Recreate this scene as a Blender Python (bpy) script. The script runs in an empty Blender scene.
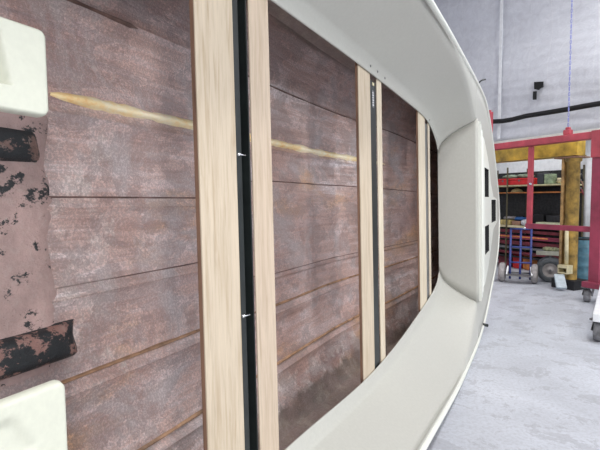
import bpy, bmesh, math, random
from mathutils import Vector, Matrix, noise
random.seed(7)
SC = bpy.context.scene
COL = SC.collection

# ---------------------------------------------------------------- camera numbers
FPX = 470.0; CX = .6; CAMZ = .965
PIT = math.atan(25/FPX); PSI = math.atan(236/FPX*math.cos(PIT)); LEAN = .026
AW = PSI + math.atan((300-55)/FPX*math.cos(PIT))      # heading of the far wall
Fv = Vector((-math.sin(PSI)*math.cos(PIT), math.cos(PSI)*math.cos(PIT), -math.sin(PIT)))
Rv = Vector((math.cos(PSI), math.sin(PSI), 0)); Uv = Rv.cross(Fv)
CAM = Vector((CX, 0, CAMZ))
XW = Vector((math.sin(AW), -math.cos(AW), 0)); YW = Vector((math.cos(AW), math.sin(AW), 0))
RZ = math.atan2(XW.y, XW.x)
def ray(px, py): return Fv + Rv*((px-300)/FPX) + Uv*((225-py)/FPX)
def W(px, py, off):                                    # wall frame: (along wall, height) on the plane `off` metres away
    r = ray(px, py); s = (off-CAM.dot(YW))/r.dot(YW); P = CAM+r*s
    return P.dot(XW), P.z
def wpos(X, Y, Z=0): return XW*X + YW*Y + Vector((0,0,Z))
def G(px, py, z=0):
    r = ray(px, py); return CAM + r*((z-CAM.z)/r.z)

# ---------------------------------------------------------------- mesh helpers
class MB:
    def __init__(s): s.v=[]; s.f=[]; s.sm=[]
    def quadgrid(s, rows, smooth=True, close=False):
        b=len(s.v); n=len(rows[0])
        for r in rows: s.v += [tuple(p) for p in r]
        for i in range(len(rows)-1):
            for j in range(n if close else n-1):
                k=(j+1)%n
                s.f.append((b+i*n+j, b+i*n+k, b+(i+1)*n+k, b+(i+1)*n+j)); s.sm.append(smooth)
        return s
    def box(s, x0,x1,y0,y1,z0,z1, M=None):
        b=len(s.v)
        for p in ((x0,y0,z0),(x1,y0,z0),(x1,y1,z0),(x0,y1,z0),(x0,y0,z1),(x1,y0,z1),(x1,y1,z1),(x0,y1,z1)):
            s.v.append(tuple(M@Vector(p)) if M else p)
        for f in ((0,3,2,1),(4,5,6,7),(0,1,5,4),(1,2,6,5),(2,3,7,6),(3,0,4,7)):
            s.f.append(tuple(b+i for i in f)); s.sm.append(False)
        return s
    def bar(s, a, c, w, h):                             # box between two points
        a=Vector(a); c=Vector(c); d=c-a; L=d.length
        M=Matrix.Translation(a) @ d.to_track_quat('X','Z').to_matrix().to_4x4()
        return s.box(0,L,-w/2,w/2,-h/2,h/2,M)
    def tube(s, pts, r, n=12, cap=True):
        pts=[Vector(p) for p in pts]; rr=r if isinstance(r,(list,tuple)) else [r]*len(pts)
        t=(pts[1]-pts[0]).normalized(); up=Vector((0,0,1)) if abs(t.z)<.9 else Vector((1,0,0))
        rows=[]
        for i,p in enumerate(pts):
            t=(pts[min(i+1,len(pts)-1)]-pts[max(i-1,0)]).normalized()
            e=up.cross(t).normalized(); g=t.cross(e); up=g
            rows.append([p+(e*math.cos(2*math.pi*k/n)+g*math.sin(2*math.pi*k/n))*rr[i] for k in range(n)])
        b=len(s.v); s.quadgrid(rows, True, True)
        if cap:
            s.f.append(tuple(b+k for k in range(n))[::-1]); s.sm.append(False)
            q=b+(len(rows)-1)*n; s.f.append(tuple(q+k for k in range(n))); s.sm.append(False)
        return s
    def lathe(s, prof, c, axis, n=32):                  # prof: (radius, along)
        axis=Vector(axis).normalized(); up=Vector((0,0,1)) if abs(axis.z)<.9 else Vector((1,0,0))
        e=up.cross(axis).normalized(); g=axis.cross(e); c=Vector(c)
        rows=[[c+axis*h+(e*math.cos(2*math.pi*k/n)+g*math.sin(2*math.pi*k/n))*r for k in range(n)] for r,h in prof]
        s.quadgrid(rows, True, True); return s
    def prism(s, pts, d):                               # polygon (3D) pushed along d
        b=len(s.v); n=len(pts); d=Vector(d)
        s.v += [tuple(p) for p in pts] + [tuple(Vector(p)+d) for p in pts]
        s.f.append(tuple(range(b,b+n))[::-1]); s.sm.append(False); s.f.append(tuple(range(b+n,b+2*n))); s.sm.append(False)
        for i in range(n):
            j=(i+1)%n; s.f.append((b+i,b+j,b+n+j,b+n+i)); s.sm.append(False)
        return s
    def build(s, name, m, parent=None, bevel=0, loc=None, rz=0, solid=0, solid_off=-1, fix=True, autosm=False):
        me=bpy.data.meshes.new(name); me.from_pydata(s.v,[],s.f); me.polygons.foreach_set('use_smooth', s.sm)
        if fix:
            bm=bmesh.new(); bm.from_mesh(me); bmesh.ops.remove_doubles(bm, verts=bm.verts, dist=1e-6)
            bmesh.ops.recalc_face_normals(bm, faces=bm.faces); bm.to_mesh(me); bm.free()
        me.materials.append(m); me.update()
        o=bpy.data.objects.new(name, me); COL.objects.link(o)
        if parent: o.parent=parent
        if loc is not None: o.location=loc
        o.rotation_euler.z=rz
        if solid:
            md=o.modifiers.new('s','SOLIDIFY'); md.thickness=solid; md.offset=solid_off
        if bevel:
            md=o.modifiers.new('b','BEVEL'); md.width=bevel; md.segments=2; md.limit_method='ANGLE'
        if autosm:
            me.set_sharp_from_angle(angle=math.radians(autosm))
        return o
def tag(o, label, cat, group=None):
    o['label']=label; o['category']=cat
    if group: o['group']=group
    return o
def thing(name, label, cat, loc=(0,0,0), rz=0, group=None):
    o=bpy.data.objects.new(name,None); COL.objects.link(o); o.location=loc; o.rotation_euler=(0,0,rz)
    return tag(o,label,cat,group)
def struct(o): o['kind']='structure'; return o

# ---------------------------------------------------------------- materials
def lin(c): return tuple(((x/255)/12.92 if x/255<=.04045 else ((x/255+.055)/1.055)**2.4) for x in c)+(1,)
class NT:
    def __init__(s,name):
        s.m=bpy.data.materials.new(name); s.m.use_nodes=True; s.t=s.m.node_tree; s.n=s.t.nodes
        s.b=s.n['Principled BSDF']; s.tc=s.n.new('ShaderNodeTexCoord')
    def map(s, scale=(1,1,1), src='Object', loc=(0,0,0), rot=(0,0,0)):
        m=s.n.new('ShaderNodeMapping'); m.inputs['Scale'].default_value=scale; m.inputs['Location'].default_value=loc; m.inputs['Rotation'].default_value=rot
        s.t.links.new(s.tc.outputs[src], m.inputs[0]); return m.outputs[0]
    def noise(s, vec, scale, detail=6, rough=.6, dist=0):
        n=s.n.new('ShaderNodeTexNoise'); n.inputs['Scale'].default_value=scale; n.inputs['Detail'].default_value=detail
        n.inputs['Roughness'].default_value=rough; n.inputs['Distortion'].default_value=dist
        s.t.links.new(vec, n.inputs['Vector']); return n.outputs[0]
    def ramp(s, fac, stops):
        r=s.n.new('ShaderNodeValToRGB'); e=r.color_ramp.elements
        while len(e)<len(stops): e.new(.5)
        for k,(p,c) in enumerate(stops):
            e[k].position=p; e[k].color=c if len(c)==4 else lin(c)
        s.t.links.new(fac, r.inputs[0]); return r.outputs[0]
    def mask(s, fac, a, b): return s.ramp(fac, [(a,(0,0,0,1)),(b,(1,1,1,1))])
    def mix(s, fac, a, b, mode='MIX'):
        m=s.n.new('ShaderNodeMix'); m.data_type='RGBA'; m.blend_type=mode
        for sock,v in ((m.inputs[0],fac),(m.inputs[6],a),(m.inputs[7],b)):
            if isinstance(v,(int,float)): sock.default_value=v
            elif isinstance(v,tuple): sock.default_value=v if len(v)==4 else lin(v)
            else: s.t.links.new(v, sock)
        return m.outputs[2]
    def math(s, op, a, b=0, c=None):
        m=s.n.new('ShaderNodeMath'); m.operation=op
        for k,v in enumerate((a,b) if c is None else (a,b,c)):
            if isinstance(v,(int,float)): m.inputs[k].default_value=v
            else: s.t.links.new(v,m.inputs[k])
        return m.outputs[0]
    def xyz(s, src='Object'):
        x=s.n.new('ShaderNodeSeparateXYZ'); s.t.links.new(s.tc.outputs[src],x.inputs[0]); return x.outputs
    def bump(s, h, strength=.3, dist=.01):
        b=s.n.new('ShaderNodeBump'); b.inputs['Strength'].default_value=strength; b.inputs['Distance'].default_value=dist
        s.t.links.new(h,b.inputs['Height']); s.t.links.new(b.outputs[0], s.b.inputs['Normal'])
    def out(s, col=None, rough=.5, metal=0, spec=None):
        if col is not None:
            if isinstance(col,tuple): s.b.inputs['Base Color'].default_value=col if len(col)==4 else lin(col)
            else: s.t.links.new(col, s.b.inputs['Base Color'])
        if isinstance(rough,(int,float)): s.b.inputs['Roughness'].default_value=rough
        else: s.t.links.new(rough, s.b.inputs['Roughness'])
        s.b.inputs['Metallic'].default_value=metal
        if spec is not None: s.b.inputs['Specular IOR Level'].default_value=spec
        return s.m
def plain(name, c, rough=.5, metal=0, var=.12, scale=14):
    t=NT(name); v=t.map(); n=t.noise(v,scale,5)
    dark=tuple(max(0,int(x*(1-var))) for x in c); lite=tuple(min(255,int(x*(1+var))) for x in c)
    return t.out(t.ramp(n,[(.3,dark),(.7,lite)]), rough, metal)

def m_hull():
    t=NT('hull_fibreglass'); X,Y,Z=t.xyz()[:]
    big=t.noise(t.map((1,.5,1)),2.0,5,.6,.4); fine=t.noise(t.map((1,1,1)),150,4,.7); mid=t.noise(t.map((1,.6,1),loc=(4,4,4)),8,8,.75,.3)
    streak=t.noise(t.map((2,.35,6)),5,8,.68,.4)
    c=t.ramp(big,[(.3,(150,124,124)),(.44,(202,172,168)),(.56,(222,197,194)),(.68,(246,234,236))])
    c=t.mix(t.math('MULTIPLY',t.mask(streak,.46,.66),.9), c, (136,106,100))
    c=t.mix(t.math('MULTIPLY', t.mask(streak,.46,.3), .45), c, (214,172,158))
    sc=t.noise(t.map((1,1,1),loc=(3,1,5)),2.6,9,.72,1.4)
    veins=t.math('MULTIPLY', t.mask(sc,.48,.60), t.mask(mid,.40,.58))
    c=t.mix(t.math('MULTIPLY',veins,.75), c, (244,238,242))
    # whitish rubbed band where the extra laminate ends
    band=t.math('MULTIPLY', t.math('GREATER_THAN',Y,.70), t.math('LESS_THAN',Y,.93))
    c=t.mix(t.math('MULTIPLY',t.math('MULTIPLY',band,t.mask(t.noise(t.map((1,1,1),loc=(5,5,1)),11,8,.75),.5,.62)),.55), c, (232,224,220))
    orr=t.noise(t.map((1,.4,1),loc=(7,2,9)),3.4,7,.65)
    c=t.mix(t.math('MULTIPLY',t.mask(orr,.55,.66),.75), c, (226,176,128))
    # olive mottle on the topsides beyond the laps, darkened to paint in their shade
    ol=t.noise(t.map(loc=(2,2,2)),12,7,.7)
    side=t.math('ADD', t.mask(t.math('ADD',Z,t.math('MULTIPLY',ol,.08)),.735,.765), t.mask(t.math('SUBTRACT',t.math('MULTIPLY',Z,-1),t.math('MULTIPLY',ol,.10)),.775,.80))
    crust=t.math('MULTIPLY', t.mask(t.math('MULTIPLY',Z,-1),.70,.78), t.mask(t.noise(t.map((1,.7,1),loc=(6,1,6)),9,8,.75,.5),.47,.56))
    c=t.mix(t.math('MULTIPLY',crust,.7), c, (236,228,226))
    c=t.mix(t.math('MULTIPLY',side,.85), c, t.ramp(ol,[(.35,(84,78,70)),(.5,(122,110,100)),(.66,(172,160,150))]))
    c=t.mix(t.math('MULTIPLY',t.mask(mid,.5,.66),.4), c, (222,206,206))
    c=t.mix(t.math('MULTIPLY',t.mask(mid,.5,.32),.4), c, (122,96,92))
    c=t.mix(t.math('MULTIPLY',t.mask(fine,.52,.75),.35), c, (244,238,236))
    c=t.mix(t.math('MULTIPLY',t.mask(fine,.48,.25),.35), c, (92,70,66))
    t.b.inputs['Coat Weight'].default_value=.6; t.b.inputs['Coat Roughness'].default_value=.28
    t.bump(t.math('ADD',t.math('MULTIPLY',fine,.5),t.math('ADD',streak,mid)), .5,.014)
    return t.out(c, t.ramp(streak,[(.3,(.25,.25,.25,1)),(.7,(.48,.48,.48,1))]), 0, .85)
def m_patch(name, base, amount, near=False):
    t=NT(name); big=t.noise(t.map(),5,8,.7); fl=t.noise(t.map((1,.7,1),loc=(2,3,4)),17,9,.74); fine=t.noise(t.map(),45,5,.7)
    c=t.ramp(big,[(.3,tuple(int(x*.8) for x in base)),(.7,tuple(min(255,int(x*1.15)) for x in base))])
    c=t.mix(t.math('MULTIPLY',t.mask(fine,.5,.8),.4), c, (190,178,172))
    c=t.mix(t.mask(fl,amount,amount+.025), c, (44,47,50))
    wh=t.noise(t.map(loc=(9,3,1)),17,6,.7); c=t.mix(t.mask(wh,.66,.70), c, (205,203,198))
    t.bump(t.math('ADD',fl,fine),.5,.01); return t.out(c,.5)
def m_wood(name,c1,c2,ax=2):
    t=NT(name); sc=[14,14,14]; sc[ax]=1.1
    g=t.noise(t.map(tuple(sc)),4.5,7,.62,.5); sp=t.noise(t.map((60,60,60*.06)),3,3,.5)
    c=t.ramp(g,[(.3,c2),(.52,c1),(.72,tuple(min(255,int(x*1.05)) for x in c1))])
    c=t.mix(t.math('MULTIPLY',t.mask(sp,.55,.8),.35), c, tuple(int(x*.78) for x in c2))
    oi=t.n.new('ShaderNodeObjectInfo'); t.bump(g,.15,.004); return t.out(c,.62)
def m_gel(name,c,rough=.45):
    t=NT(name); n=t.noise(t.map(),90,3,.6); b=t.noise(t.map(),1.7,3,.5)
    col=t.mix(t.math('MULTIPLY',t.mask(n,.35,.75),.35), tuple(int(x*.95) for x in c), tuple(min(255,int(x*1.03)) for x in c))
    col=t.mix(t.math('MULTIPLY',t.mask(b,.5,.7),.15), col, tuple(int(x*.9) for x in c))
    t.bump(n,.06,.003); return t.out(col,rough,0,.4)
def m_resin():
    t=NT('amber_resin'); n=t.noise(t.map((1,.5,1)),16,7,.7); X,Y,Z=t.xyz()[:]
    c=t.ramp(n,[(.3,(244,190,116)),(.42,(255,228,172)),(.55,(255,245,214)),(.75,(255,204,170))])
    t.bump(n,.5,.006); return t.out(c,.55)
def m_floor():
    t=NT('dusty_concrete'); a=t.noise(t.map(),1.1,8,.6,.5); b=t.noise(t.map(loc=(4,4,0)),5,9,.75,.3); d=t.noise(t.map(),60,4,.7)
    c=t.ramp(a,[(.3,(166,169,177)),(.5,(186,190,199)),(.7,(204,208,217))])
    c=t.mix(t.math('MULTIPLY',t.mask(b,.38,.72),.35), c, (212,216,226))
    c=t.mix(t.math('MULTIPLY',t.mask(b,.55,.25),.4), c, (142,142,148))
    c=t.mix(t.math('MULTIPLY',t.mask(d,.45,.7),.45), c, (146,145,150))
    t.bump(t.math('ADD',b,d),.12,.006); return t.out(c,.62,0,.35)
def m_foil():
    t=NT('bubble_foil'); X,Y,Z=t.xyz()[:]
    w=t.n.new('ShaderNodeTexWave'); w.inputs['Scale'].default_value=2.4; w.inputs['Distortion'].default_value=5; w.inputs['Detail'].default_value=3
    w.inputs['Detail Scale'].default_value=1.2; w.bands_direction='Z'; t.t.links.new(t.map((.45,1,1),rot=(0,math.radians(-14),0)), w.inputs[0])
    v=t.n.new('ShaderNodeTexVoronoi'); v.inputs['Scale'].default_value=42; t.t.links.new(t.map(), v.inputs[0])
    cr=t.noise(t.map((1,1,1)),7,7,.7,1.2)
    c=t.ramp(cr,[(.3,(198,199,207)),(.5,(208,210,218)),(.7,(218,220,227))])
    # seams of the quilt
    fx=t.math('FRACT', t.math('MULTIPLY',X,1/.3)); fz=t.math('FRACT', t.math('MULTIPLY',Z,1/.16))
    c=t.mix(t.math('MULTIPLY',t.math('LESS_THAN',fx,.02),.35), c, (228,228,230))
    h=t.math('ADD', t.math('MULTIPLY',w.outputs['Fac'],.7), t.math('ADD',t.math('MULTIPLY',v.outputs['Distance'],.35), t.math('MULTIPLY',cr,.9)))
    t.bump(h,.3,.018); return t.out(c,.6,.05)
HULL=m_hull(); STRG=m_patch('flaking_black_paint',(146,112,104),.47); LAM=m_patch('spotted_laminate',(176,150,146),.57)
OAK=m_wood('pale_oak',(190,176,156),(170,152,128)); OAKP=m_wood('pinkish_oak',(190,173,154),(172,153,132)); PINE=m_wood('cream_pine',(204,192,172),(188,172,148))
EDGE=m_wood('brown_edge',(128,98,80),(96,72,60))
GEL=m_gel('cream_gelcoat',(186,186,179)); GELW=m_gel('white_gelcoat',(226,228,220),.35); GELT=m_gel('pale_gelcoat',(208,210,196))
RESIN=m_resin(); FLOOR=m_floor(); FOIL=m_foil()
BLK=plain('black_steel',(27,32,32),.45,0,.2,20); DBLK=plain('deep_black',(14,14,15),.6); GRYS=plain('grey_steel',(112,112,114),.4,.4)
ZINC=plain('zinc_bolt',(205,208,214),.25,.8); WHT=plain('white_paint',(226,228,232),.5,0,.04); DARK=plain('dark_void',(26,26,30),.7)
RED=plain('red_paint',(166,66,78),.45,0,.14,6); REDD=plain('crimson_paint',(136,52,74),.45,0,.14,6); BRT=plain('bright_red',(196,34,38),.4)
YEL=plain('ochre_paint',(164,134,52),.35,0,.3,7); OLV=plain('olive_paint',(104,92,34),.5); CRM=plain('cream_steel',(206,196,160),.45)
BLUE=plain('blue_paint',(52,66,130),.42); RUB=plain('worn_rubber',(104,104,108),.8,0,.2,30); HUB=plain('dusty_hub',(158,152,150),.5,.3)
MAR=plain('maroon_paint',(104,34,46),.5,0,.3,12); GRN=plain('grey_green_cloth',(120,136,118),.8,0,.35,30); BRD=plain('white_board',(214,212,206),.6,0,.05)
TEAL=plain('teal_plastic',(74,112,128),.5); BPLS=plain('blue_plastic',(44,92,150),.5); CARD=plain('cream_cardboard',(188,184,146),.7); RST=plain('rusty_orange',(176,108,56),.6,0,.3)

# ---------------------------------------------------------------- room
OW=6.2                                            # distance of the insulated wall
xl,_=W(330,200,OW); xr=W(600,200,OW)[0]+3.2
_,zb=W(560,133,OW)                                # lower edge of the foil
b=MB(); rows=[]
nx=60; nz=40
for i in range(nz+1):
    z=zb+(5.2-zb)*i/nz; r=[]
    for j in range(nx+1):
        x=xl+(xr-xl)*j/nx
        r.append((x, .035*math.sin(z*5.2+x*.8)+.02*noise.noise(Vector((x*2,z*3,0)))+ .006*math.sin(z*22-x*9), z))
    rows.append(r)
b.quadgrid(rows); struct(b.build('wall_back',FOIL,None,0,wpos(0,OW),RZ,.02,-1))
X0,Z0=W(497,138,OW); 
b=MB(); b.box(xl,xr,-.03,.06,zb-.10,zb-.005)
struct(b.build('trim_1',BRD,None,.004,wpos(0,OW),RZ))
b=MB(); b.box(xl,xr,.0,.06,zb-.42,zb-.10); 
OA=7.6                                            # annex behind the opening
b=MB(); b.box(xl-1,xr+1,0,.1,0,2.6)
struct(b.build('wall_annex',plain('annex_dark',(52,50,50),.8,0,.25,4),None,0,wpos(0,OA),RZ))
b=MB()
xa,za=W(497,157,OA-.05); xb,zc=W(566,170,OA-.05)
for k in range(5):
    z0=zc+(2.55-zc)*k/5; b.box(xl,xr+1,-.03-.012*(k%2),-.002,z0+.006,zc+(2.55-zc)*(k+1)/5-.006)
struct(b.build('wall_siding',WHT,None,.003,wpos(0,OA),RZ))
b=MB(); b.box(xl-1,xr+1,.06,OA-OW+.1,zb+.35,zb+.4); struct(b.build('ceiling_annex',WHT,None,0,wpos(0,OW),RZ))
# bright sheet hanging in the doorway to the right of the yellow column
xa,_=W(578,200,OW+.25); xb,_=W(600,200,OW+.25); _,z1=W(585,238,OW+.25)
b=MB(); rows=[[(xa+(xb-xa+.5)*j/24, .025*math.sin(j*1.3), z) for j in range(25)] for z in (z1,1.3,zb+.1)]
b.quadgrid(rows); tag(b.build('plastic_sheet',WHT,None,0,wpos(0,OW+.25),RZ,.004),'white plastic sheet hanging behind the yellow column at the far right','plastic sheet')
# floor, ceiling, two more walls out of view
b=MB(); b.box(-7,8,-6,10,-.05,0); struct(b.build('floor',FLOOR))
b=MB(); b.box(-7,8,-6,10,5.2,5.25); struct(b.build('ceiling',plain('pale_ceiling',(190,190,194),.7)))
b=MB(); b.box(-3.4,-3.3,-6,9.5,0,5.2); struct(b.build('wall_left',FOIL))

# details on the insulated wall
wall_things=wpos(0,OW-.06)
x1,zt=W(502,0,OW-.06); x2,_=W(504,0,OW-.06); _,zq=W(502,122,OW-.06)
b=MB(); b.box(x1-.02,x1+.025,-.012,-.004,zb+.02,4.6)
tag(b.build('tape_strip',WHT,None,0,wall_things,RZ),'white vertical seam tape running up the foil insulated wall','tape')
def wallpatch(pts,nm,lb,ct,mat,th=.012):
    q=[(W(px,py,OW-.08)[0],0,W(px,py,OW-.08)[1]) for px,py in pts]
    tag(MB().prism(q,(0,th,0)).build(nm,mat,None,0,wpos(0,OW-.08),RZ),lb,ct)
wallpatch([(534,82),(543,81.5),(543,87),(540,88.5),(538.5,90),(534,89)],'black_patch','larger squarish black patch on the foil wall, upper of two','patch',DBLK)
wallpatch([(533,91.5),(536.4,91),(536,99.5),(532.7,99.8)],'black_patch','small narrow black patch on the foil wall, lower of two','patch',DBLK)
pts=[]
for px,py in ((430,119),(470,120),(484,121),(494,121.5),(503,121),(512,119.5),(526,116),(545,113),(566,109.5),(585,106),(600,103.5),(620,100),(680,93),(760,86)):
    X,Z=W(px,py,OW-.12); pts.append((X,0,Z))
b=MB().tube(pts,.033,12); tag(b.build('black_hose',DBLK,None,0,wpos(0,OW-.12),RZ),'thick black hose strung across the foil insulated wall','hose')

# ---------------------------------------------------------------- red gantry
OG=4.85
g=thing('gantry','red steel gantry frame on casters standing beyond the boat','gantry',wpos(0,OG),RZ)
def gx(px): return W(px,200,OG)[0]
def gz(px,py): return W(px,py,OG)[1]
zt=gz(545,138); zl=gz(545,144.5)
b=MB().box(gx(486),gx(606),-.05,.05,zl,zt); b.build('top_beam',RED,g,.006)
b=MB().box(gx(594.3),gx(594.3)+.10,-.06,.06,.16,zl); b.build('post',REDD,g,.006)
b=MB().box(gx(594.3)-.004,gx(594.3)+.104,-.075,-.052,gz(596,158),zt+.004); b.build('joint_plate',RED,g,.003)
b=MB().box(gx(485.5),gx(485.5)+.06,-.03,.03,.01,gz(490,112)); b.build('post',RED,g,.004)
b=MB().box(gx(487.5),gx(491.5),-.055,-.03,zl-.02,gz(490,111)); b.build('joint_plate',RED,g,.003)
zz1=gz(560,225); zz0=gz(560,230.3)
b=MB().box(gx(527),gx(594.3),-.022,.022,zz0,zz1); b.build('crossbar',REDD,g,.004)
b=MB().box(gx(527.6),gx(532.4),-.014,.014,zz0-.004,zl+.001); b.build('upright',RED,g,.004)
for px,py in ((531.5,184),(527,228)):
    x=gx(px); b=MB().lathe([(0,-.012),(.013,-.012),(.013,.0)],(x,-.022,gz(px,py)),(0,1,0),12); b.build('bolt',ZINC,g)
# the foot: runs toward the camera with two casters
pf=G(587,302); pn=G(598,341)
inv=Matrix.LocRotScale(wpos(0,OG),Matrix.Rotation(RZ,3,'Z').to_quaternion(),None).inverted()
A=inv@pf; B=inv@pn
b=MB().bar((A.x+.05,A.y+.22,.17),(B.x+.04,B.y-.05,.17),.09,.055); b.build('foot',WHT,g,.005)
b=MB().box(gx(594.3)-.03,gx(594.3)+.15,-.11,.11,.145,.20); b.build('base_plate',REDD,g,.004)
def caster(P,r):
    b=MB().lathe([(.02,-.022),(r*.5,-.022),(r*.58,-.026),(r*.9,-.026),(r,-.018),(r,.018),(r*.9,.026),(r*.58,.026),(r*.5,.022),(.02,.022)],(P.x,P.y,r),(1,.45,0),28)
    c=b.build('caster',RUB,g,0); 
    d=MB().lathe([(.0,-.029),(r*.48,-.029),(r*.5,-.024),(r*.5,.024),(r*.48,.029),(0,.029)],(P.x,P.y,r),(1,.45,0),20); d.build('hub',HUB,c)
    ax=Vector((1,.45,0)).normalized()
    f=MB()
    for s in (-1,1):
        q=Vector((P.x,P.y,r))+ax*.035*s; f.bar(q,(P.x+ax.x*.035*s+.0,P.y+ax.y*.035*s+.03,2*r+.012),.004,.035)
    f.box(P.x-.045,P.x+.045,P.y-.03,P.y+.06,2*r+.008,2*r+.02); f.build('fork',GRYS,c)
caster(A,.062); caster(B,.066)
# hook block + chain
ox=gx(566)
hk=thing('chain_hoist','red hook block on a thin blue chain hanging at the gantry top','chain hoist',wpos(ox,OG,zt+.002),RZ)
b=MB().box(-.035,.035,-.03,.03,.0,.05).box(-.02,.02,-.02,.02,.05,.075); b.build('hook_block',RED,hk,.008)
b=MB()
for k in range(64):
    z=.075+k*.05
    if z>5.15-zt: break
    M=Matrix.Translation((0,0,z+.022))@Matrix.Rotation(math.pi/2*(k%2),4,'Z')
    ring=[M@Vector((.007*math.cos(a),0,.022*math.sin(a))) for a in [2*math.pi*i/10 for i in range(11)]]
    b.tube(ring,.0032,5,False)
b.build('chain',plain('violet_blue_chain',(128,134,192),.5),hk)

# ---------------------------------------------------------------- old yellow crane
OY=5.35
yc=thing('jib_crane','ochre yellow column and overhead beam crane beside the storage rack','crane',wpos(0,OY),RZ)
def yx(px): return W(px,200,OY)[0]
def yz(px,py): return W(px,py,OY)[1]
b=MB().box(yx(484),yx(580),-.07,.07,yz(560,156.5),yz(560,142.5)); 
b.build('crane_beam',YEL,yc,.004)
b=MB().box(yx(484),yx(580),-.09,.09,yz(560,157.3),yz(560,156.3)); b.build('beam_flange',YEL,yc,.002)
cxx=(yx(566.5)+yx(578.5))/2; cr=(yx(578.5)-yx(566.5))/2
b=MB().lathe([(cr,.10),(cr,yz(572,162)),(cr*1.25,yz(572,161.5)),(cr*1.25,yz(572,157.5))],(cxx,0,0),(0,0,1),28); b.build('column',plain('aged_ochre_paint',(140,114,56),.35,0,.35,12),yc)
b=MB().box(cxx-.16,cxx+.12,-.10,.10,yz(572,158.5),yz(572,157)); b.build('cap_plate',EDGE,yc,.002)
b=MB().box(yx(563.3),yx(565.9),-.05,.0,.02,yz(564,158)); b.build('rail_bar',plain('tan_steel',(158,128,84),.5,0,.3),yc,.003)
b=MB().tube([(yx(574),-cr-.03,yz(574,266)),(yx(573.3),-cr-.03,yz(574,229))],.019,12); b.build('slide_tube',CRM,yc)
b=MB().box(yx(568.5),yx(578.2),-cr-.09,-cr+.01,yz(573,267.5),yz(573,264.5)).box(yx(568.5),yx(569.5),-cr-.09,-cr+.01,yz(573,272),yz(573,267)).box(yx(577.4),yx(578.2),-cr-.09,-cr+.01,yz(573,272),yz(573,267)).box(yx(568.5),yx(578.2),-cr-.09,-cr+.01,yz(573,273),yz(573,271.7))
b.build('bracket',CRM,yc,.002)
b=MB().box(cxx-.13,cxx+.13,-.13,.13,0,.1); b.build('base_block',DARK,yc,.005)
pa=(yx(571),-.17,yz(571,274)); pb=(yx(579.5),-.26,.03)
b=MB().bar(pa,pb,.10,.03); b.build('brace_foot',plain('pale_blue_steel',(176,188,196),.4),yc,.004)

# ---------------------------------------------------------------- storage rack with what stands on it
OR=6.0
def rx(px,o=OR): return W(px,200,o)[0]
def rz(px,py,o=OR): return W(px,py,o)[1]
zA=rz(530,192); zB=rz(530,226.3); zC=rz(530,184.5); zD=rz(530,258)
rk=thing('storage_rack','dark steel storage rack loaded with pipes and boxes behind the hand truck','rack',wpos(0,OR),RZ)
for px in (478,507,562.5):
    for y in (0,.42):
        b=MB().box(rx(px)-.008,rx(px)+.008,y-.009,y+.009,0,rz(530,166)); b.build('upright',plain('dull_olive',(84,78,58),.6),rk,.002)
L,Rr=rx(478)+.014,rx(562.5)-.014
b=MB().box(L,Rr,-.004,.43,zA-.012,zA); b.build('shelf',RST,rk,.002)
b=MB().box(L,Rr,.01,.43,zB-.03,zB); b.build('shelf',CRM,rk,.002)
b=MB().box(L,Rr,.01,.43,zC-.02,zC); b.build('shelf',CARD,rk,.002)
b=MB().box(L,Rr,.01,.43,zD-.02,zD); b.build('shelf',DARK,rk,.002)
b=MB().box(L,Rr,.43,.44,.05,rz(530,170)); b.build('back_panel',plain('dark_mesh',(40,42,44),.7,0,.35,30),rk)
def onrack(nm,lb,ct,px0,px1,zbase,h,mat,dy=.02,dep=.22,bev=.01,grp=None,build=None):
    x0,x1=rx(px0),rx(px1); t=thing(nm,lb,ct,wpos((x0+x1)/2,OR+dy+dep/2,zbase+.001),RZ,grp); w=(x1-x0)/2
    if build: build(t,w,dep/2,h)
    else: MB().box(-w,w,-dep/2,dep/2,0,h).build('body',mat,t,bev)
    return t
def toolbox(t,w,d,h):
    MB().box(-w,w,-d,d,0,h*.68).build('body',BRT,t,.006); MB().box(-w-.003,w+.003,-d-.003,d+.003,h*.7,h).build('lid',BRT,t,.008)
    for s in (-.5,.5): MB().box(s*w-.012,s*w+.012,-d-.01,-d-.0035,h*.5,h*.8).build('latch',GRYS,t,.002)
onrack('toolbox','long bright red toolbox on the upper rack shelf beside the boat bow','toolbox',494,526.3,zC,.092,BRT,build=toolbox)
def crumple(mat,seed):
    def f(t,w,d,h):
        b=MB(); rows=[]
        for i in range(13):
            a=math.pi*i/12; r=[]
            for j in range(24):
                q=2*math.pi*j/24; k=1+.22*noise.noise(Vector((math.cos(q)*1.7+seed,math.sin(q)*1.7,i*.5)))
                r.append((w*math.sin(a)**.6*math.cos(q)*k, d*math.sin(a)**.6*math.sin(q)*k, h*(.5-.5*math.cos(a))*(1 if i<6 else k)))
            rows.append(r)
        b.quadgrid(rows,True,True); b.build('body',mat,t)
    return f
def soft(nm,lb,ct,px0,px1,zb_,h,mat,seed,dy=.04,dep=.2,grp=None):
    x0,x1=rx(px0),rx(px1); f=crumple(mat,seed); o0=len(COL.objects)
    t=thing(nm,lb,ct,wpos((x0+x1)/2,OR+dy+dep/2,zb_+.001),RZ,grp); f(t,(x1-x0)/2,dep/2,h); return t
soft('cloth_bundle','grey green cloth bundle piled above the red toolbox at left','cloth bundle',497,510,zC+.095,.05,GRN,1)
soft('cloth_bundle','grey green cloth bundle above the toolbox, next to the red upright','cloth bundle',511,526,zC+.095,.052,GRN,4)
def panelbox(t,w,d,h):
    MB().box(-w,w,-d,d,0,h).build('body',plain('dull_green_can',(124,138,112),.5,0,.3,20),t,.006); MB().tube([(0,0,h),(0,0,h+.02)],w*.3,10).build('cap',DARK,t)
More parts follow.
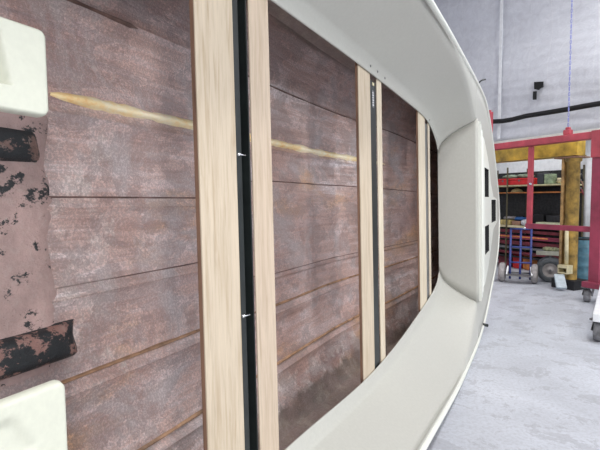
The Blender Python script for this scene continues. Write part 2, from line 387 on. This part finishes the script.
onrack('fuel_can','pale green can with a dark cap on the upper rack shelf','can',541.5,549.5,zC,.13,None,.04,.1,build=panelbox)
onrack('tool_case','dark grey case beside the pale green can on the rack','case',533.8,540.5,zC,.15,plain('dark_grey_case',(50,52,58),.6),.05,.16)
soft('glove_pile','cream and brown gloves heaped on the rack left of the yellow column','gloves',551,560,zC,.08,plain('cream_cloth',(190,172,140),.8,0,.4,40),7)
def lampy(t,w,d,h):
    MB().lathe([(0,.06),(w*.3,.055),(w*.75,.035),(w,.0),(w*.9,.0),(w*.6,.02),(0,.03)],(0,0,0),(0,0,1),24).build('shade',plain('yellow_grey_shade',(186,176,132),.5),t)
    MB().tube([(0,0,.055),(0,0,.09)],.012,8).build('stem',OLV,t)
x0=rx(510)
t=thing('work_lamp','yellowish dish shaped work lamp under the toolbox shelf','lamp',wpos(x0,OR+.14,zA+.001),RZ); lampy(t,.085,0,0)
onrack('dark_crate','black crate in the middle of the rack behind the red upright','crate',520,533.5,zB,.17,DARK,.2,.2)
soft('plastic_bag','bright blue plastic bag on the middle shelf near the boat bow','bag',510,518.5,zB+.062,.05,BPLS,3)
onrack('cardboard_box','small brown box under the bright blue plastic bag','box',510.5,519,zB,.06,plain('brown_box',(150,116,96),.7),.03,.16)
onrack('tin_box','ochre tin box at the left end of the middle rack shelf','box',499,509,zB,.07,plain('ochre_tin',(168,150,96),.5,0,.3,25),.03,.16)
soft('cloth_bundle','whitish grey cloth lump on the ochre tin box','cloth bundle',499.5,508,zB+.072,.045,plain('grey_cloth',(150,148,152),.8),9)
soft('cloth_bundle','light grey rag bundle beside the lower part of the red upright','cloth bundle',520,527,zB+.001,.08,plain('pale_rag',(176,176,180),.8,0,.3,30),12,.0,.1)
onrack('wooden_block','pale green white long box on the middle shelf, right part','box',534.5,557,zB,.058,plain('pale_green_box',(184,190,160),.6),.03,.16)
onrack('dark_crate','dark grey crate behind the pale green white long box','crate',536,560,zB,.15,plain('charcoal_crate',(44,44,48),.7,0,.3,30),.21,.18)
# pipes and bars under the middle shelf
barsp=[(487,563,232.5,.04,MAR,'square','dark maroon square tube right under the middle shelf'),
 (487,560.5,238.5,.05,REDD,'square','crimson square tube, thickest in the rack pipe pile'),
 (487,551,237.5,.02,RST,'round','thin orange rod lying among the maroon tubes'),
 (487,562.8,244.5,.05,MAR,'square','maroon square tube with pale worn end, third down'),
 (487,558,249.5,.03,GRYS,'square','grey steel bar in the pipe pile'),
 (487,561.5,254.8,.035,MAR,'square','maroon square tube lowest in the pile'),]
zprev=None
for i,(a,c,py,h,mat,kd,lb) in enumerate(barsp):
    z=rz(530,py); dy=(.02 if i!=2 else -.05)
    if kd=='square': o=MB().box(rx(a)+.02,rx(c)-.02 if c>561 else rx(c),dy+.02,dy+.02+.09,-h/2,h/2).build('square_tube',mat,None,.004,wpos(0,OR,z),RZ)
    else: o=MB().tube([(rx(a),0,0),(rx(c),0,0)],h/2,10).build('steel_rod',mat,None,0,wpos(0,OR-.0+dy,z),RZ)
    tag(o,lb,'metal bar','bars and pipes in the lower rack')
for i,(px,py,w,h,m) in enumerate(((500,277,.2,.16,MAR),(513,277,.14,.2,BRT),(524,277,.16,.2,RST))):
    o=thing('gas_can',['maroon can on the floor at the left behind the hand truck','bright red can on the floor between the hand truck rails','orange brown can behind the right hand truck rail'][i],'can',wpos(rx(px),OR+.16,0),RZ)
    MB().box(-w/2+.01,w/2-.01,-.07,.07,0,h).build('body',m,o,.02); MB().tube([(0,0,h),(0,0,h+.03)],.02,10).build('cap',DARK,o)

# ---------------------------------------------------------------- blue hand truck
gp=G(518,282.5); dpx=(gp-CAM).dot(Fv)/FPX
ht=thing('hand_truck','blue tubular hand truck with two pale tyres standing by the rack','hand truck',(gp.x,gp.y,0),math.radians(2))
def hx(px): return (px-518)*dpx
def hz(py): return CAMZ-(py-200)*dpx
for px in (510.4,519.6,529):
    b=MB().tube([(hx(px),.0,.04),(hx(px),.01,.2),(hx(px),.05,hz(228))],.0125,12); b.build('rail',BLUE,ht)
for py in (229,247,262.3):
    yb=.05 if py<235 else .03 if py<250 else .01
    b=MB().tube([(hx(510),yb-.005,hz(py)),(hx(529.4),yb-.005,hz(py))],.010,10); b.build('crossbar',BLUE,ht)
b=MB().box(hx(507.5),hx(530.5),-.15,-.012,hz(274.6),hz(273.6)); b.build('toe_plate',GRYS,ht,.002)
for px in (508.5,529):
    b=MB().bar((hx(px),-.02,hz(266)),(hx(px+(-1 if px<518 else 1)),-.10,hz(273.4)),.016,.008); b.build('bracket',WHT,ht,.002)
for px in (503.2,532.6):
    r=.112; c=(hx(px),.02,r)
    b=MB().lathe([(r*.5,-.026),(r*.62,-.034),(r*.9,-.032),(r,-.016),(r,.016),(r*.9,.032),(r*.62,.034),(r*.5,.026)],c,(1,-.1,0),30); w_=b.build('wheel',plain('pale_tyre',(150,146,146),.8,0,.15,30),ht)
    MB().lathe([(0,-.03),(r*.3,-.03),(r*.5,-.02),(r*.5,.02),(r*.3,.03),(0,.03)],c,(1,-.1,0),20).build('hub',HUB,w_)
b=MB().tube([(hx(503),.02,.112),(hx(532),.02,.112)],.009,10); b.build('axle',GRYS,ht)

# ---------------------------------------------------------------- cart with big wheel
gp=G(548,283.5); dpx=(gp-CAM).dot(Fv)/FPX; gp.y+=.10; gp.x+=.02
ct=thing('utility_cart','low grey cart with a large dusty pneumatic wheel beside the hand truck','cart',(gp.x,gp.y,0),0)
r=.145; c=(0,0,r)
b=MB().lathe([(r*.55,-.03),(r*.66,-.045),(r*.86,-.044),(r*.97,-.028),(r,-.01),(r,.01),(r*.97,.028),(r*.86,.044),(r*.66,.045),(r*.55,.03)],c,(0,1,0),40); wh=b.build('wheel',plain('dark_tyre',(84,88,92),.8,0,.15,30),ct)
b=MB().lathe([(0,-.04),(r*.12,-.04),(r*.16,-.02),(r*.4,-.012),(r*.55,-.032),(r*.6,-.03),(r*.6,.03),(r*.4,.012),(0,.03)],c,(0,1,0),32); b.build('rim',HUB,wh)
x0,x1=-13*dpx,11*dpx; zc_=.33
b=MB().box(x0,x1,.06,.20,zc_,zc_+.02); b.build('platform',GRYS,ct,.004)
b=MB().box(x0,x1,.05,.062,zc_-.02,zc_+.03); b.build('edge_rail',plain('pale_edge',(172,172,158),.5),ct,.003)
b=MB().bar((0,.075,zc_),(0,.075,r-.02),.03,.02).tube([(0,-.045,r),(0,.20,r)],.012,10); b.build('axle',GRYS,ct)
b=MB().lathe([(0,-.03),(r*.66,-.035),(r*.97,-.02),(r,0),(r*.97,.02),(r*.66,.035),(0,.03)],c[:1]+(.20,)+c[2:],(0,1,0),30); b.build('wheel',RUB,ct)
OC=gp.dot(YW)
t=thing('cloth_bundle','greenish rag heap lying on the low grey cart','cloth bundle',(gp.x,gp.y+.13,zc_+.021),0); crumple(plain('olive_rag',(120,122,96),.8,0,.4,40),15)(t,.09,.05,.05)
# ---------------------------------------------------------------- teal drum
px=586.5; OD=5.75; rr=.105; zt_=W(586,238,OD)[1]
dr=thing('drum','blue teal plastic drum standing right of the yellow column','drum',wpos(W(px,200,OD)[0],OD),RZ)
prof=[(0,0),(rr*.96,0),(rr,.02)]
for k in range(1,5):
    z=zt_*k/5; prof += [(rr,z-.012),(rr*1.05,z),(rr,z+.012)]
prof += [(rr,zt_-.02),(rr*.95,zt_),(rr*.9,zt_-.01),(0,zt_-.01)]
MB().lathe(prof,(0,0,0),(0,0,1),32).build('body',TEAL,dr)
MB().lathe([(rr*1.0,zt_-.02),(rr*1.04,zt_-.01),(rr*1.0,zt_+.004),(rr*.9,zt_+.004)],(0,0,0),(0,0,1),32).build('rim',DARK,dr)
# hooks/tools hanging right of the column
for k,(py,mt) in enumerate(((176,DARK),(182,EDGE),(190,MAR))):
    o=OW-.0; X,Z=W(582,py,o)
    t=thing('hanging_tool',['dark tool topmost on the hook board right of the yellow column','brown handled tool hanging mid height right of the yellow column','maroon tool lowest of those hanging right of the yellow column'][k],'tool',wpos(X,o,Z),RZ,'tools right of the column')
    MB().tube([(-.025,0,.02),(0,0,0),(.02,0,-.06)],.009,8).build('handle',mt,t); MB().box(-.04,-.01,-.01,.01,.01,.035).build('head',GRYS,t,.003)

# ---------------------------------------------------------------- the boat
boat=thing('boat','brown fibreglass boat hull on its side framed by a cream deck','boat')
boat.location=(0,0,CAMZ); boat.rotation_euler=(0,-LEAN,0)
def table(T,y):
    if y<=T[0][0]: return T[0][1]
    for (a,va),(c,vc) in zip(T,T[1:]):
        if y<=c:
            t=(y-a)/(c-a); return va+(vc-va)*t
    return T[-1][1]
def cat(T,y):                                       # smooth (Catmull-Rom)
    n=len(T)
    if y<=T[0][0]: return T[0][1]
    if y>=T[-1][0]: return T[-1][1]
    for i in range(n-1):
        if y<=T[i+1][0]:
            x0,x1=T[i][0],T[i+1][0]; h=x1-x0; t=(y-x0)/h
            m0=(T[i+1][1]-T[i-1][1])/(x1-T[i-1][0]) if i>0 else (T[i+1][1]-T[i][1])/h
            m1=(T[i+2][1]-T[i][1])/(T[i+2][0]-x0) if i<n-2 else (T[i+1][1]-T[i][1])/h
            return (2*t**3-3*t*t+1)*T[i][1]+(t**3-2*t*t+t)*h*m0+(-2*t**3+3*t*t)*T[i+1][1]+(t**3-t*t)*h*m1
YE=3.31
RT=[(-.6,.66),(1.0,.70),(1.775,.724),(2.267,.745),(3.1,.762),(3.6,.765),(4.0,.735),(4.35,.61),(4.65,.449),(5.0,.20),(5.248,-.01),(5.33,-.20)]
RB=[(-.6,-.72),(1.0,-.80),(1.72,-.868),(2.31,-.925),(2.8,-.945),(3.3,-.945),(3.8,-.89),(4.25,-.775),(4.7,-.66),(5.0,-.56),(5.215,-.42),(5.33,-.20)]
OT=[(-.6,.50),(1.0,.505),(1.7,.513),(2.4,.509),(2.775,.503),(2.95,.49),(3.08,.462),(3.19,.421),(3.26,.385),(YE,.335)]
OB=[(-.6,-.62),(1.06,-.664),(1.73,-.703),(2.2,-.69),(2.71,-.642),(3.03,-.602),(3.15,-.578),(3.24,-.547),(YE,-.49)]
P4T=[(-.6,.645),(1.0,.683),(1.8,.706),(2.4,.715),(2.8,.69),(3.05,.635),(YE,.515)]
P4B=[(-.6,-.707),(1.0,-.786),(1.7,-.853),(2.3,-.905),(2.7,-.90),(3.0,-.83),(YE,-.685)]
XR=.25
def cross(y,top):
    O=cat(OT if top else OB,y); R_=cat(RT if top else RB,y); P4=cat(P4T if top else P4B,y); s=1 if top else -1
    k=min(1,max(0,(y-2.2)/(YE-2.2)))
    p1=O+s*(.045*(1-k)+.012*k)
    d=P4-p1
    prof=[(0,O),(.004,O+s*.004),(.006,p1)]
    for t in (.08,.2,.35,.5,.65,.8,.92,1.0):
        # curved fillet on the way out to the rail
        e=t**(1-.42*k); prof.append((.006+(.238-.006)*t, p1+d*e))
    prof += [(.246,P4+s*.012),(XR,R_-s*.02),(XR,R_)]
    return prof
ys=[-.6+(YE+.6)*i/90 for i in range(91)]; ys=[y for y in ys if y<2.7]+[2.7+(YE-2.7)*i/40 for i in range(41)]
deck=MB()
for top in (True,False):
    deck.quadgrid([[(x,y,z) for x,z in cross(y,top)] for y in ys])
dk=deck.build('deck',GEL,boat,0,None,0,.006,-1,True); 
dk.modifiers['s'].offset=0
# bulkhead at the forward end of the opening
pt=cross(YE,True)[:-3]+[(.258,.53)]; pb=cross(YE,False)[:-3]+[(.258,-.69)]
rows=[]
for (xt,zt_),(xb_,zb_) in zip(pt,pb):
    rows.append([((xt+xb_)/2, YE+.002, zb_+(zt_-zb_)*k/16) for k in range(17)])
MB().quadgrid(rows).build('bulkhead',GEL,boat,0,None,0,.01,0)
# foredeck
rows=[]
yy=[YE+.018+(5.33-YE-.018)*(1-(1-i/50)**1.5) for i in range(51)]
for y in yy:
    a,c=cat(RT,y),cat(RB,y); dip=.085*min(1,max(0,(5.2-y)/1.4)); rows.append([(XR-dip*(1-abs(2*k/24-1)**1.6), y, c+(a-c)*k/24) for k in range(25)])
MB().quadgrid(rows).build('foredeck',GEL,boat,0,None,0,.012,0)
# rail running round the edge
pts=[(XR,y,cat(RT,y)) for y in [-.6+.12*i for i in range(38)]+[4.0,4.2,4.4,4.6,4.8,5.0,5.15,5.25,5.31]]
pts+=[(XR,5.335,-.20)]+[(XR,y,cat(RB,y)) for y in [5.31,5.25,5.15,5.0,4.8,4.6,4.4,4.2,4.0]+[-.6+.12*i for i in range(37,-1,-1)]]
b=MB(); b.tube([(p[0]+.002,p[1],p[2]) for p in pts],.0125,10); b.build('rail',GELW,boat)
# raised cabin top with three openings
def rng(a,c,n): return [a+(c-a)*i/n for i in range(n+1)]
slots=[(3.56,3.92,.015,.225),(3.56,3.92,-.40,-.195),(4.12,4.62,-.195,-.005)]
def outline(y):                                     # upper and lower edge of the raised top
    return table([(3.32,.51),(3.74,.35),(3.95,.25),(4.1,.12),(4.33,.02),(4.75,.0)],y), table([(3.32,-.68),(3.74,-.54),(3.95,-.45),(4.33,-.25),(4.75,-.21)],y)
YS=sorted(set([3.32,3.36,3.40,3.43,3.47,3.50,3.56,3.92,4.12,4.62,4.75]+rng(3.32,4.75,24)))
ZS=sorted(set([.015,.225,-.40,-.195,-.005]+rng(-.66,.5,24)))
def xtop(y,z):
    h=.018
    if 3.40<=y<=3.43 or 3.47<=y<=3.50: h=.010
    return XR+.006+h
b=MB(); idx={}
def vid(y,z,t):
    u,l=outline(y); z=min(u,max(l,z)); k=(round(y,4),round(z,5),t)
    if k not in idx:
        idx[k]=len(b.v); b.v.append((xtop(y,z) if t else XR-.09,y,z))
    return idx[k]
for y0,y1 in zip(YS,YS[1:]):
    for z0,z1 in zip(ZS,ZS[1:]):
        ym,zm=(y0+y1)/2,(z0+z1)/2; u,l=outline(ym)
        if any(a<ym<c and e<zm<f_ for a,c,e,f_ in slots): continue
        q=[vid(y0,z0,1),vid(y1,z0,1),vid(y1,z1,1),vid(y0,z1,1)]
        q=[v for i,v in enumerate(q) if v not in q[:i]]
        if len(q)>2: b.f.append(tuple(q)); b.sm.append(False)
    for w in (0,1):                                 # side walls
        a=outline(y0)[w]; c=outline(y1)[w]; i0=len(b.v)
        b.v += [(xtop(y0,a),y0,a),(xtop(y1,c),y1,c),(XR-.09,y1,c),(XR-.09,y0,a)]; b.f.append((i0,i0+1,i0+2,i0+3)); b.sm.append(False)
for y in (3.32,4.75):
    u,l=outline(y); i0=len(b.v); b.v+=[(xtop(y,0),y,u),(xtop(y,0),y,l),(XR-.09,y,l),(XR-.09,y,u)]; b.f.append((i0,i0+1,i0+2,i0+3)); b.sm.append(False)
ctp=b.build('cabin_top',GELW,boat,0,None,0,.004,0)
for a,c,e,f_ in slots:
    xt=XR+.0225; xb_=XR-.03
    q=MB(); i0=0
    q.v=[(xt,a,e),(xt,c,e),(xt,c,f_),(xt,a,f_),(xb_,a,e),(xb_,c,e),(xb_,c,f_),(xb_,a,f_)]
    q.f=[(4,5,6,7),(0,1,5,4),(1,2,6,5),(2,3,7,6),(3,0,4,7)]; q.sm=[False]*5
    q.build('hatch_opening',DARK,ctp)
# screws along the upper lip and small fittings
for y,z in ((1.835,.535),(1.93,.536),(2.035,.533),(3.0,.497)):
    MB().lathe([(0,.003),(.004,.002),(.0055,0)],(.0095,y,z),(1,0,0),10).build('screw',GRYS,boat)
r_=cat(RT,3.35)
MB().tube([(XR+.01,3.35,r_),(XR+.03,3.37,r_+.02),(XR+.05,3.40,r_+.03)],.005,8).build('fitting',BLK,boat)
r_=cat(RB,3.62)
MB().tube([(XR,3.6,r_+.01),(XR+.035,3.62,r_+.0)],.011,10).build('fitting',BLK,boat)

# hull shell
def gz_(y): return cat([(-.6,1),(2.4,1),(3.0,.97),(3.5,.88),(3.9,.77),(4.6,.5),(5.0,.3),(5.3,.04)],y)
def gd(y): return cat([(-.6,1),(2.2,1),(2.7,.93),(3.1,.80),(3.5,.64),(3.9,.48),(4.6,.28),(5.0,.2),(5.3,.03)],y)
def seams(y):
    k=min(1,max(0,(y-1.3)/.4)); k=k*k*(3-2*k)
    return [('A',.715,-.31),('B',.485,-.385),('C',.250,-.415),('D',.02+.075*k,-.43),('E',-.20-.11*k,-.425),('F',-.43-.02*k,-.412),('G',-.68,-.37),('H',-.90,-.285)]
def section(y):
    s=seams(y); P=[(.745,.10),(.742,-.04),(.738,-.16),(.733,-.24)]
    for i,(nm,z,x) in enumerate(s):
        if nm=='A' or nm=='H': P += [(z+.012,x+.014),(z+.004,x+.002)] if nm=='A' else [(z+.01,x-.002)]
        else: P += [(z+.012,x+.000),(z+.004,x+.001),(z+.001,x+.002),(z-.004,x-(.001 if nm=='B' else .003))]
        if i<len(s)-1:
            z2,x2=s[i+1][1],s[i+1][2]
            for t in (.05,.12,.22,.38,.54,.7,.88):
                P.append((z-.004+(z2+.012-z)*t, x+(x2-x)*t-.010*math.sin(math.pi*t)+(.009 if t==.12 and nm not in 'AB' else 0)))
    P += [(-.912,-.27),(-.922,-.2),(-.925,-.1),(-.925,0),(-.925,.10)]
    a,c=cat(RT,y),cat(RB,y); zc=-.15; g=gz_(y); d=gd(y); out=[]
    out.append((a-.004,XR-.004)); 
    for z,x in P:
        Z=zc+(z-zc)*g; X=XR+(x-XR)*d
        X+= .006*noise.noise(Vector((y*2.2,z*3,1)))
        # sides lean in to meet the rail
        if x>-.2:
            w=(x+.2)/.45
            tgt=a-.006 if z>0 else c+.006
            Z=Z+(tgt-Z)*w
        out.append((Z,X))
    out.append((c+.004,XR-.004))
    return out
hy=[-.6+.05*i for i in range(117)]; hy=[y for y in hy if y<5.2]+[5.24,5.29,5.32]
b=MB(); b.quadgrid([[(x,y,z) for z,x in section(y)] for y in hy])
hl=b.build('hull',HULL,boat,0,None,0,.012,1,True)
# make the shell grow outward
me=hl.data
hl.modifiers['s'].offset=-1
me.set_sharp_from_angle(angle=math.radians(28))
def hullx(y,z):                                     # inner surface x at (y,z)
    s=section(y)
    for (z1,x1),(z2,x2) in zip(s[3:-3],s[4:-2]):
        if z2<=z<=z1: return x1+(x2-x1)*((z1-z)/(z1-z2) if z1!=z2 else 0)
    return -.4
# bright resin bead along one lap
def bead(nm,mat,y0,y1,zf,w,h,seed,n=90):
    rows=[]
    for i in range(n+1):
        y=y0+(y1-y0)*i/n; t=i/n; tp=min(1,t*22+.3)*min(1,(1-t)*10+.2); g=gz_(y)
        zc=-.15+(zf(y)+.15)*g
        wu=w*tp*(1+.5*noise.noise(Vector((y*9,seed,0)))+.25*noise.noise(Vector((y*40,seed,3)))); r=[]
        for k in range(9):
            u=-1+2*k/8; z=zc+u*wu*(1 if u<0 else 1.0); r.append((hullx(y,z)-.004+(h*tp+.004)*(1-u*u)+.0, y, z))
        rows.append(r)
    return MB().quadgrid(rows) , rows
def addbead(*a):
    b=MB(); _,rows=bead(*a); b.quadgrid(rows); return b.build(a[0],a[1],boat)
addbead('resin_seam',RESIN,.735,3.05,lambda y:.259,.017,.014,1)
BND=plain('tan_resin',(150,118,92),.45,0,.3,18)
addbead('lap_seam',BND,.62,3.9,lambda y:seams(y)[5][1]+.004,.007,.006,5)
addbead('lap_seam',BND,.62,3.9,lambda y:seams(y)[6][1]+.004,.009,.006,6)
DSM=plain('dark_lap',(104,82,76),.5,0,.3,18)
addbead('lap_seam',DSM,.62,.99,lambda y:seams(y)[1][1]-.002,.006,.006,7)
addbead('lap_seam',DSM,1.3,3.9,lambda y:seams(y)[1][1]-.002,.004,.004,7)
addbead('lap_seam',DSM,.62,3.9,lambda y:seams(y)[3][1]-.002,.003,.003,8)
addbead('lap_seam',DSM,.9,3.9,lambda y:seams(y)[4][1]-.002,.003,.003,9)
# stringers and an extra laminate layer at the near end
def hslab(nm,mat,y0f,y1f,z0,z1,h,nz=10,ny=50,round_=.3,seed=0):
    rows=[]
    for j in range(nz+1):
        v=j/nz; z=z0+(z1-z0)*v; y1=y1f+.012*noise.noise(Vector((z*14,seed,0))); r=[]
        prof=min(1,min(v,1-v)/round_); prof=math.sqrt(1-(1-prof)**2) if prof<1 else 1
        for i in range(ny+1):
            u=i/ny; y=y0f+(y1-y0f)*u; e=min(1,(1-u)*ny/2.5); e=math.sqrt(max(0,1-(1-e)**2))
            r.append((hullx(y,z)-.003+(h+.003)*prof*e+.002*noise.noise(Vector((y*20,z*20,seed))),y,z))
        rows.append(r)
    MB().quadgrid(rows).build(nm,mat,boat)
hslab('laminate_patch',LAM,-.5,.74,-.40,.30,.007,20,60,.04,1)
hslab('stringer',m_patch('dark_flaked_paint',(132,106,98),.41),-.5,.72,.092,.172,.020,12,50,.35,2)
hslab('stringer',STRG,-.5,.79,-.375,-.285,.034,14,50,.3,3)

# beams and steel bars across the opening
def beam(y0,y1,mat,bk=True,x0=-.0075,x1=-.003,ext=.02):
    z1=min(cat(OT,y0),cat(OT,y1))+ext; z0=max(cat(OB,y0),cat(OB,y1))-ext
    if y1>2.6: z1=cat(OT,y0)+.012; z0=cat(OB,y0)-.012
    pts=[(y0,cat(OB,y0)-ext),(y1,cat(OB,y1)-ext),(y1,cat(OT,y1)+ext),(y0,cat(OT,y0)+ext)]
    bb=MB().prism([(x0,y,z) for y,z in pts],(x1-x0,0,0)).build('wooden_beam',mat,boat,.0015)
    if bk: e=MB().prism([(x0-.010,y,z) for y,z in [(y0+.001,pts[0][1]),(y0+.012,pts[0][1]),(y0+.012,pts[3][1]),(y0+.001,pts[3][1])]],(.0098,0,0)).build('backing_strip',EDGE,bb,.001)
beam(.757,.889,OAK); beam(.957,1.048,OAKP,False); beam(1.724,1.864,OAK); beam(1.956,2.022,PINE,False); beam(2.745,2.922,PINE); beam(3.012,3.062,PINE,False)
def steel(y0,ym,y1,mat,zt_=None,x1=-.012):
    zt2=zt_ or cat(OT,y0)+.01; zb2=cat(OB,y0)-.01
    b=MB().box(-.055,x1,y0,ym,zb2,zt2).box(-.055,-.045,ym,y1,zb2,zt2).box(-.055,-.0085,y1-.004,y1,zb2,zt2)
    return b.build('steel_bar',mat,boat,.002)
s1=steel(.891,.924,.956,BLK); s2=steel(1.866,1.942,1.954,BLK,.494,-.006); s3=steel(2.926,2.995,3.010,GRYS,.470,-.006)  # third bar grey: light on the black steel put into its colour
for z in (.105,-.27):
    MB().lathe([(0,.006),(.003,.005),(.0045,.002),(.0045,0)],(-.012,.908,z),(1,0,0),6).build('bolt',ZINC,s1)
    MB().tube([(-.008,.908,z),(-.006,.93,z-.001)],.0016,8).build('bolt_pin',ZINC,s1)
MB().box(-.006,-.004,1.900,1.922,.475,.488).build('end_cap',CRM,s2)
lb=MB().box(-.006,-.0045,1.893,1.918,.385,.455).build('sticker',GRYS,s2)
for k in range(6):
    z=.392+k*.010; MB().box(-.0045,-.0035,1.898,1.912-.003*(k%2),z,z+.005).build('lettering',WHT,lb)
# cream panels at the near left
def panel(y0,y1,z0,z1,rc,x0,x1,rec):
    n=110; rows=[]; b=MB()
    # outline with round corners as a super-ellipse style grid
    for j in range(n+1):
        r=[]
        for i in range(n+1):
            u=-1+2*i/n; v=-1+2*j/n
            # squash the square toward a rounded square
            hy_,hz_=(y1-y0)/2,(z1-z0)/2
            Y=u*hy_; Z=v*hz_
            ey=max(0,abs(Y)-(hy_-rc)); ez=max(0,abs(Z)-(hz_-rc))
            if ey>0 and ez>0:
                L=math.hypot(ey,ez); m=max(ey,ez); k=m/L; Y=math.copysign(hy_-rc+ey*k,Y); Z=math.copysign(hz_-rc+ez*k,Z)
                dist=rc-m
            else: dist=min(hy_-abs(Y),hz_-abs(Z))
            e=min(1,max(0,dist)/.005); h=x0+(x1-x0)*(.35+.65*math.sqrt(1-(1-e)**2))
            yy,zz=(y0+y1)/2+Y,(z0+z1)/2+Z
            r.append((h-rec(yy,zz),yy,zz))
        rows.append(r)
    b.quadgrid(rows)
    ring=[rows[0][i] for i in range(n+1)]+[rows[j][n] for j in range(1,n+1)]+[rows[n][i] for i in range(n-1,-1,-1)]+[rows[j][0] for j in range(n-1,0,-1)]
    b.quadgrid([ring,[(x0,p[1],p[2]) for p in ring]],False,True)
    return b.build('seat_panel',GELT,boat)
def sst(a,c,x): t=min(1,max(0,(x-a)/(c-a))); return t*t*(3-2*t)
panel(.05,.431,.113,.231,.012,-.012,.004,lambda y,z:.022*sst(0,.009,(.3685+.18*(.214-z))-y)*sst(.145,.150,z)*(1-sst(.209,.214,z)))
panel(.05,.437,-.60,-.254,.012,-.012,.004,lambda y,z:.007*sst(.0,.02,(.392-y)-.5*abs(z+.325))*(1-sst(-.29,-.272,z)))

# ---------------------------------------------------------------- light
w=bpy.data.worlds.new('w'); SC.world=w; w.use_nodes=True
w.node_tree.nodes['Background'].inputs[0].default_value=(.86,.91,1,1); w.node_tree.nodes['Background'].inputs[1].default_value=.55
def area(loc,rot,sx,sy,p,c=(1,.98,.95)):
    l=bpy.data.lights.new('strip_or_fill_light','AREA'); l.shape='RECTANGLE'; l.size=sx; l.size_y=sy; l.energy=p; l.color=c
    o=bpy.data.objects.new('strip_or_fill_light',l); COL.objects.link(o); o.location=loc; o.rotation_euler=rot; return o
for x,y in ((1.6,-2.5),(1.6,1.2),(1.6,4.6),(4.2,-.5),(4.2,3.2),(-1.6,3.0)):
    area((x,y,4.6),(0,0,0),.5,2.6,85)
area((6.4,2.2,2.2),(0,math.radians(90),0),3,4.5,110,(.93,.97,1))  # unseen fill panel added at right to brighten the hull from the front
p=Vector((5.2,-3.6,1.9)); q=(Vector((-.3,2.0,1.0))-p).to_track_quat('-Z','Y').to_euler(); area(p,q,.7,1.6,290,(1,.98,.96))
area((5.6,6.2,1.5),(math.radians(90),0,math.radians(138)),2.6,2.8,90,(.86,.92,1))  # unseen cool panel added at far right for sheen on the hull
p=wpos(0,OW+.7,zb+.25); x_,_=W(545,200,OW+.7); p=wpos(x_,OW+.7,zb+.3)
area(p,(0,0,RZ),2.4,.5,22)  # fill light added behind the header to brighten the annex

cam=bpy.data.cameras.new('camera'); co=bpy.data.objects.new('camera',cam); COL.objects.link(co); SC.camera=co
cam.sensor_fit='HORIZONTAL'; cam.sensor_width=36; cam.lens=36*FPX/600; cam.clip_start=.02
M=Matrix((( Rv.x,Uv.x,-Fv.x,CAM.x),(Rv.y,Uv.y,-Fv.y,CAM.y),(Rv.z,Uv.z,-Fv.z,CAM.z),(0,0,0,1))); co.matrix_world=M
vs=SC.view_settings; vs.view_transform='Standard'; vs.look='None'; vs.gamma=1; vs.use_curve_mapping=False; vs.exposure=-.24
